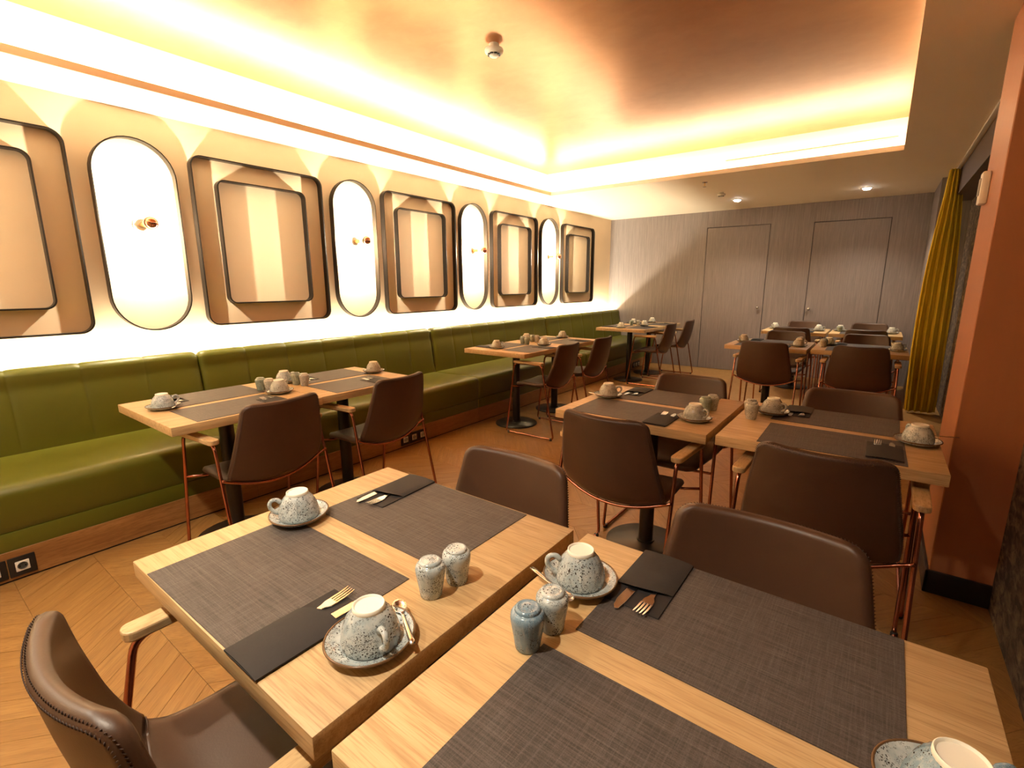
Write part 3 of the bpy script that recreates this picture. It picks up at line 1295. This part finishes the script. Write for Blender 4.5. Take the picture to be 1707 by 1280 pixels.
# fork: tip at y=0, handle towards -y
hd = ribbon('f', [(-.165, .008, .0012), (-.15, .009, .0012), (-.10, .0045, .0018), (-.075, .004, .0022), (-.062, .006, .0024), (-.052, .0112, .0016), (-.040, .012, .0014)], .0016, 'steel')
tn = [shift(ribbon('t', [(-.041, .0022, .0014), (-.02, .0019, .0024), (-.006, .0015, .0046), (0, .0007, .0056)], .0014, 'steel'), dx) for dx in (-.0094, -.0031, .0031, .0094)]
m_fork = fix(mesh('fork', *cat_d(hd, *tn), True, 'steel'))
m_fork.set_sharp_from_angle(angle=R(40))
kn_poly = [(-.009, -.17), (.009, -.17), (.008, -.085), (.0095, -.075), (.0100, -.03), (.006, -.008), (0, 0), (-.006, -.004), (-.0085, -.03), (-.0085, -.075), (-.008, -.085)]
m_knife = prism('knife', kn_poly, 0, .0022, 'steel', .0006)
sp_rows = [(-.115, .0045, .010), (-.10, .005, .0095), (-.04, .0028, .0085), (-.028, .003, .008)]
def spoon_mesh():
    h = ribbon('s', sp_rows, .0014, 'steel')
    V, F = [], []
    n, m_ = 16, 5
    for lay in (0, 1):
        V.append((0, -.008, .003 + lay * .0012))
        for a in range(1, m_ + 1):
            for k in range(n):
                t_ = 2 * PI * k / n
                r_ = a / m_
                V.append((.0125 * r_ * math.sin(t_), -.008 + .0205 * r_ * math.cos(t_), .003 + .0055 * r_ * r_ + lay * .0012))
    M = 1 + n * m_
    for lay in (0, 1):
        o = lay * M
        for k in range(n):
            F.append((o, o + 1 + k, o + 1 + (k + 1) % n))
        for a in range(m_ - 1):
            for k in range(n):
                i = o + 1 + a * n
                F.append((i + k, i + (k + 1) % n, i + n + (k + 1) % n, i + n + k))
    for k in range(n):
        i = 1 + (m_ - 1) * n
        F.append((i + k, i + (k + 1) % n, M + i + (k + 1) % n, M + i + k))
    return fix(mesh('spoon', *cat_d(h, (V, F)), True, 'steel'))


m_spoon = spoon_mesh()
# saucer with uneven rim
wob = lambda t_: .028 * math.cos(2 * t_ + .5) + .016 * math.cos(3 * t_)
sp_prof = [(.0001, .003), (.034, .003), (.036, .0035), (.055, .0080), (.068, .0140), (.0735, .0185)]
m_sauc = lathe('dish', [(.0001, 0), (.032, 0), (.034, .0012), (.036, .0012), (.056, .0046), (.070, .0112), (.0742, .0165)] + [(.0735, .0185)] + sp_prof[::-1][1:], 'glaze_grey', 40, True, 0, 0, wob)
m_srim = tube('rim', [(.0752 * (1 + wob(2 * PI * k / 48)) * math.cos(2 * PI * k / 48), .0752 * (1 + wob(2 * PI * k / 48)) * math.sin(2 * PI * k / 48), .0178) for k in range(48)], .0022, 'glaze_brown_rim', 6, True)
# cup, standing upside down: rim at z=0, foot on top
cup_out = [(.0445, .0, .3), (.0470, .002, .6), (.0478, .012, 1), (.0462, .026, 1), (.0425, .040, 1), (.0365, .053, 1), (.0300, .0625, .6), (.0265, .0665, .2)]
cup_in = [(.0240, .0600), (.033, .050), (.040, .036), (.0435, .02), (.0440, .004), (.0445, .0)]


def cup_mesh(mat):
    n = 48
    return lathe('bowl', [(.0001, .0600)] + cup_in[:-1] + cup_out + [(.0262, .0672), (.0001, .0672)], mat, n, True, .0013, 20)


m_foot = lathe('foot', [(.0262, .0660), (.0266, .0672), (.0262, .0735), (.0250, .0745), (.0235, .0735), (.0225, .0708), (.0001, .0702)], 'bisque', 32)
hpth = [(.0405, 0, .0465), (.050, 0, .0555), (.061, 0, .054), (.0665, 0, .045), (.0655, 0, .034), (.060, 0, .026), (.053, 0, .020), (.0455, 0, .0165)]
hp2 = catmull(hpth, 18)
m_handle = {}
m_bowl = {}
for gname in ('glaze_grey', 'glaze_blue', 'glaze_pale', 'glaze_green'):
    m_bowl[gname] = cup_mesh(gname)
    m_handle[gname] = tube('handle', [tuple(p) for p in hp2], [.0058] * 3 + [.0050] * 12 + [.0056] * 3, gname, 10)


def shaker_mesh(mat):
    return lathe('body', [(.0001, 0), (.0195, 0), (.0210, .002), (.0225, .012), (.0255, .032), (.0280, .048), (.0288, .056), (.0280, .0625), (.0255, .0665), (.0222, .0682)], mat, 32)


m_shk = {g: shaker_mesh(g) for g in ('glaze_grey', 'glaze_blue', 'glaze_pale', 'glaze_green')}
m_shc = {g: lathe('cap', [(.0222, .0680), (.0212, .0688), (.0214, .0712), (.0200, .0738), (.0165, .0750), (.0150, .0740), (.0085, .0758), (.0001, .0766)], g, 32) for g in m_shk}
m_pore = lathe('pour_hole', [(.0001, .0), (.0013, .0), (.0013, .0006), (.0001, .0006)], 'black_void', 8)


def cup(x, y, z, rz, gl, label):
    c = empty('coffee_cup', (x, y, z), rz)
    tag(c, label, 'cup', 'upside-down speckled cups')
    c.scale = (1, 1, .93)
    ob('bowl', m_bowl[gl], c)
    ob('handle', m_handle[gl], c)
    ob('foot', m_foot, c)


def saucer(x, y, z, rz, label):
    s = empty('saucer', (x, y, z), rz)
    tag(s, label, 'saucer', 'speckled saucers')
    s.scale = (.96, .96, 1)
    d = ob('dish', m_sauc, s)
    ob('rim', m_srim, s)


def shaker(x, y, gl, label, rz=0.0):
    s = empty('shaker', (x, y, TH), rz)
    tag(s, label, 'shaker', 'speckled stoneware shakers')
    ob('body', m_shk[gl], s)
    cpo = ob('cap', m_shc[gl], s)
    for k in range(3):
        a = k * 2.09
        ob('pour_hole', m_pore, cpo, (.004 * math.cos(a), .004 * math.sin(a), .0757))


SPOONS = {'near place of the front left table': ((-.640, .505), (-.541, .45)), 'far place of the front right table': ((-.400, .705), (-.505, .741)),
          'near place of second-row left table': ((-.610, 2.19), (-.52, 2.145)), 'near place of the table by the pillar': ((.185, 2.365), (.264, 2.392))}
# per place: table, side angle (0 = diner on the -y side of table frame), mat offset, pouch offset, cup offset, flags
SETS = [
    # key, phrase, table, diner angle, mat(x,y), pouch(x,y,rot), cup(x,y), glaze, cutlery(fork, knife), spoon angle / None, handle angle
    ('A', 'near place of the front left table', 0, (-.041, -.189), (.148, -.247, 0), (.272, -.192), 'glaze_grey', True, 60, -15),
    ('A', 'far place of the front left table', 180, (.012, -.186), (.176, -.240, 3), (.245, .022), 'glaze_grey', True, None, 55),
    ('B', 'near place of the front right table', 0, (-.01, -.185), (.17, -.245, 0), (.282, .030), 'glaze_blue', True, None, 40),
    ('B', 'far place of the front right table', 180, (-.020, -.190), (.154, -.247, 0), (.268, -.160), 'glaze_grey', True, 62, 30),
    ('C', 'near place of second-row left table', 0, (-.06, -.172), (.13, -.240, 0), (.247, -.158), 'glaze_pale', True, 50, -20),
    ('C', 'far place of second-row left table', 180, (-.01, -.19), (.18, -.235, 0), (.26, -.035), 'glaze_pale', True, -10, 200),
    ('D', 'near place of the table by the pillar', 0, (.02, -.18), (.185, -.20, 0), (.283, -.012), 'glaze_grey', True, 80, 120),
    ('D', 'far place of the table by the pillar', 180, (-.01, -.19), (.135, -.25, 0), (.228, -.135), 'glaze_pale', True, None, 150),
    ('E', 'near place of third-row left table', 0, (-.04, -.18), (.15, -.24, 0), (.26, -.13), 'glaze_pale', False, None, 20),
    ('E', 'far place of third-row left table', 180, (0, -.19), (.17, -.24, 0), (.25, .0), 'glaze_pale', False, None, 60),
    ('F', 'near place of third-row right table', 0, (-.02, -.18), (.165, -.24, 0), (.27, -.05), 'glaze_pale', False, 75, 30),
    ('F', 'far place of third-row right table', 180, (0, -.19), (.16, -.24, 0), (.25, -.10), 'glaze_pale', False, None, 110),
    ('G', 'near place of last-row left table', 0, (-.02, -.18), (.165, -.24, 0), (.25, -.05), 'glaze_pale', False, None, 20),
    ('G', 'far place of last-row left table', 180, (0, -.19), (.16, -.24, 0), (.25, -.02), 'glaze_pale', False, None, 60),
    ('H', 'near place of last-row right table', 0, (-.02, -.18), (.165, -.24, 0), (.25, .0), 'glaze_pale', False, None, 20),
    ('H', 'far place of last-row right table', 180, (0, -.19), (.16, -.24, 0), (.26, -.06), 'glaze_pale', False, None, 60),
    ('K', 'aisle-side place of the nearest bench table', 180, (-.02, -.175), (.16, -.235, 0), (.275, -.055), 'glaze_pale', True, 60, 25),
    ('K', 'bench-side place of the nearest bench table', 0, (-0.02, -.185), (0.16, -.235, 0), (0.245, -.060), 'glaze_grey', True, 60, 170),
    ('L', 'aisle-side place of the second bench table', 180, (-.02, -.175), (.10, -.235, 0), (.285, .04), 'glaze_pale', True, None, 25),
    ('L', 'bench-side place of the second bench table', 0, (-0.02, -.185), (0.13, -.22, 0), (0.265, -.19), 'glaze_grey', True, None, 170),
    ('M', 'aisle-side place of the third bench table', 180, (-.02, -.175), (.12, -.235, 0), (.27, -.14), 'glaze_pale', False, None, 25),
    ('M', 'bench-side place of the third bench table', 0, (-0.02, -.185), (0.15, -.235, 0), (0.18, -.095), 'glaze_pale', True, None, 120),
    ('N', 'aisle-side place of the fourth bench table', 180, (-.02, -.175), (.11, -.235, 0), (.25, .06), 'glaze_pale', False, None, 25),
    ('N', 'bench-side place of the fourth bench table', 0, (-0.02, -.185), (0.02, -.235, 0), (0.22, -.22), 'glaze_pale', False, None, 170),
    ('P', 'aisle-side place of the fifth bench table', 180, (-.02, -.175), (.11, -.235, 0), (.26, -.10), 'glaze_pale', False, None, 25),
    ('P', 'bench-side place of the fifth bench table', 0, (-0.02, -.185), (0.15, -.235, 0), (0.24, -.03), 'glaze_pale', False, None, 170),
    ('Q', 'aisle-side place of the farthest bench table', 180, (-.02, -.175), (.11, -.235, 0), (.24, .05), 'glaze_pale', False, None, 25),
    ('Q', 'bench-side place of the farthest bench table', 0, (-0.02, -.185), (0.02, -.235, 0), (0.23, -.16), 'glaze_pale', False, None, 170),
]
MT = .0018
for key, ph, ang, mo, po, co, gl, cut, spn, ha in SETS:
    tx, ty, ta = TABLES[key]
    a = R(ta + ang)
    if ta == 90:
        # bench tables: table frame turned; angle 0 = diner on the bench, 180 = diner in the aisle
        a = R(-90 + ang)
    ca, sa = math.cos(a), math.sin(a)

    def W(p):
        return tx + p[0] * ca - p[1] * sa, ty + p[0] * sa + p[1] * ca
    rnd = random.uniform
    x, y = W(mo)
    tag(ob('placemat', m_mat, None, (x, y, TH + .0002), (0, 0, a + R(rnd(-1, 1)))), 'dark grey woven placemat, ' + ph, 'placemat', 'woven placemats')
    x, y = W(po)
    n_ = empty('napkin_pouch', (x, y, TH + MT + .0004), a + R(po[2]))
    tag(n_, 'dark napkin pouch holding cutlery, ' + ph if cut else 'dark folded napkin pouch, ' + ph, 'napkin', 'dark napkin pouches')
    ob('back_panel', m_nb, n_)
    ob('pocket', m_pk, n_)
    if cut:
        side = 1 if key != 'A' or ang else -1
        zz = TH + MT + .0030
        for nm, m, dx, tipy, lab in (('fork', m_fork, -.020, .118, 'steel fork sticking out of napkin pouch, '), ('knife', m_knife, .022, .124, 'steel knife sticking out of napkin pouch, ')):
            q = W((po[0] + dx, po[1] + tipy))
            tag(ob(nm, m, None, (*q, zz), (0, 0, a + R(po[2] + rnd(-3, 3)))), lab + ph, nm, 'cutlery in napkin pouches')
    x, y = W(co)
    over_mat = abs(co[0] - mo[0]) < .226 + .03 and abs(co[1] - mo[1]) < .156 + .03
    z = TH + (MT + .0006 if over_mat else .0002)
    saucer(x, y, z, a + rnd(0, 3), 'speckled saucer with brown rim under cup, ' + ph)
    cup(x, y, z + .0066, a + R(ha), gl, 'speckled cup turned upside down on saucer, ' + ph)
    if ph in SPOONS:
        (bx, by), (hx_, hy_) = SPOONS[ph]
        b = math.atan2(by - hy_, bx - hx_)
        o = ob('teaspoon', m_spoon, None, (bx, by, z + .0105), (0, 0, b - R(90)))
        tag(o, 'steel teaspoon lying on saucer, ' + ph, 'spoon', 'teaspoons on saucers')
    elif spn is not None:
        b = a + R(spn)
        # spoon lies in the saucer beside the cup, handle over the rim
        d = Vector((math.cos(b), math.sin(b)))
        q = Vector((x, y)) + Vector((-d.y, d.x)) * .056
        o = ob('teaspoon', m_spoon, None, (q.x - d.x * .03, q.y - d.y * .03, z + .0085), (R(0), 0, b + R(90)))
        tag(o, 'steel teaspoon lying on saucer, ' + ph, 'spoon', 'teaspoons on saucers')

SHK = [
    (-.632, .578, 'glaze_grey', 'heavily speckled grey shaker, front left table, nearer the camera'),
    (-.622, .640, 'glaze_grey', 'grey speckled shaker, front left table, farther from the camera'),
    (-.403, .577, 'glaze_blue', 'blue-grey speckled shaker on the front right table'),
    (-.394, .638, 'glaze_grey', 'pale grey speckled shaker just behind the blue-grey one'),
    (-.600, 2.300, 'glaze_green', 'dark green shaker beside the cup on second-row left table'),
    (-.585, 2.362, 'glaze_pale', 'pale shaker behind the dark green one, second-row left table'),
    (-.403, 2.305, 'glaze_pale', 'pale shaker nearest the camera on the table by the pillar'),
    (-.419, 2.367, 'glaze_pale', 'pale shaker half hidden behind its twin, table by the pillar'),
    (-2.770, 1.305, 'glaze_green', 'greenish shaker, left one of the nearest bench table pair'),
    (-2.705, 1.322, 'glaze_pale', 'pale shaker, right one of the nearest bench table pair'),
    (-2.760, 1.512, 'glaze_green', 'greenish shaker, left one on the second bench table'),
    (-2.695, 1.526, 'glaze_pale', 'pale shaker, right one on the second bench table'),
    (-2.85, 3.975, 'glaze_green', 'green shaker, left one on the third bench table'),
    (-2.765, 3.93, 'glaze_green', 'green shaker, right one on the third bench table'),
    (-2.79, 4.14, 'glaze_pale', 'pale shaker on the fourth bench table'),
    (-2.86, 4.16, 'glaze_green', 'green shaker on the fourth bench table'),
    (-.595, 5.47, 'glaze_pale', 'pale shaker on third-row left table'),
    (-.59, 5.53, 'glaze_pale', 'pale shaker behind its twin on third-row left table'),
    (-.395, 5.42, 'glaze_pale', 'pale shaker on third-row right table'),
    (-.39, 5.49, 'glaze_green', 'green shaker on third-row right table'),
    (-.60, 7.33, 'glaze_grey', 'grey shaker on last-row left table'),
    (-.37, 7.24, 'glaze_green', 'green shaker on last-row right table'),
    (-2.86, 6.69, 'glaze_green', 'green shaker on the fifth bench table'),
    (-2.78, 6.74, 'glaze_pale', 'pale shaker on the fifth bench table'),
]
for x, y, gl, lab in SHK:
    shaker(x, y, gl, lab, random.uniform(0, 6))

# ------------------------------------------------------------------ curtain
def curtain():
    V, F = [], []
    nt, nz = 150, 16
    for side in (0, 1):
        for j in range(nz + 1):
            v = j / nz
            z = .02 + (ZC - .02 - .02) * v
            tight = 1 - .42 * max(0, (v - .55) / .45) ** 1.5
            for i in range(nt + 1):
                u = i / nt
                ph = u * 2 * PI * 4.5
                # the gathered cloth hangs in deep folds across the niche, tighter towards the top
                xl = .325 - .030 * math.sin(PI * min(1, v * 1.1)) + .050 * v ** 3
                xr = .565 - .095 * v ** 3
                amp = .042 * (1 - .45 * v) * (1 + .3 * math.sin(5.1 * u + 1))
                x = xl + (xr - xl) * u + .016 * (1 - .5 * v) * math.sin(ph * 2 + .8) + side * .003
                y = 6.46 + .08 * u + amp * math.sin(ph) + .02 * math.sin(2 * v + 6 * u)
                V.append((x, y, z))
    n1 = nt + 1
    M = n1 * (nz + 1)
    for j in range(nz):
        for i in range(nt):
            a = j * n1 + i
            F.append((a, a + 1, a + n1 + 1, a + n1))
            F.append((M + a, M + a + n1, M + a + n1 + 1, M + a + 1))
    rim = [(0, i) for i in range(nt)] + [(j, nt) for j in range(nz)] + [(nz, i) for i in range(nt, 0, -1)] + [(j, 0) for j in range(nz, 0, -1)]
    ids = [j * n1 + i for j, i in rim]
    for q in range(len(ids)):
        a, b = ids[q], ids[(q + 1) % len(ids)]
        F.append((a, b, M + b, M + a))
    return fix(mesh('drape', V, F, True, 'curtain_yellow'))


cu = empty('curtain', (.40, 6.5, 0))
tag(cu, 'mustard yellow floor-length curtain gathered in folds at the right wall', 'curtain')
co_ = ob('drape', curtain(), cu)
co_.location = (-.40, -6.5, 0)
ob('track', box('track', (.025, -2.2, ZC - .018), (.05, .50, ZC - .001), 'white_plastic', .002, 1), cu)

# small white box on the side of the pillar
s = empty('wall_sensor', (.307, 2.975, 1.735))
tag(s, 'small white sensor box high on the side of the terracotta pillar', 'sensor')
ob('housing', box('housing', (-.028, -.032, -.066), (0, .032, .066), 'white_plastic', .006), s)
ob('lens_window', box('lens_window', (-.032, -.020, -.030), (-.026, .020, .040), 'grey_plastic', .002), s)
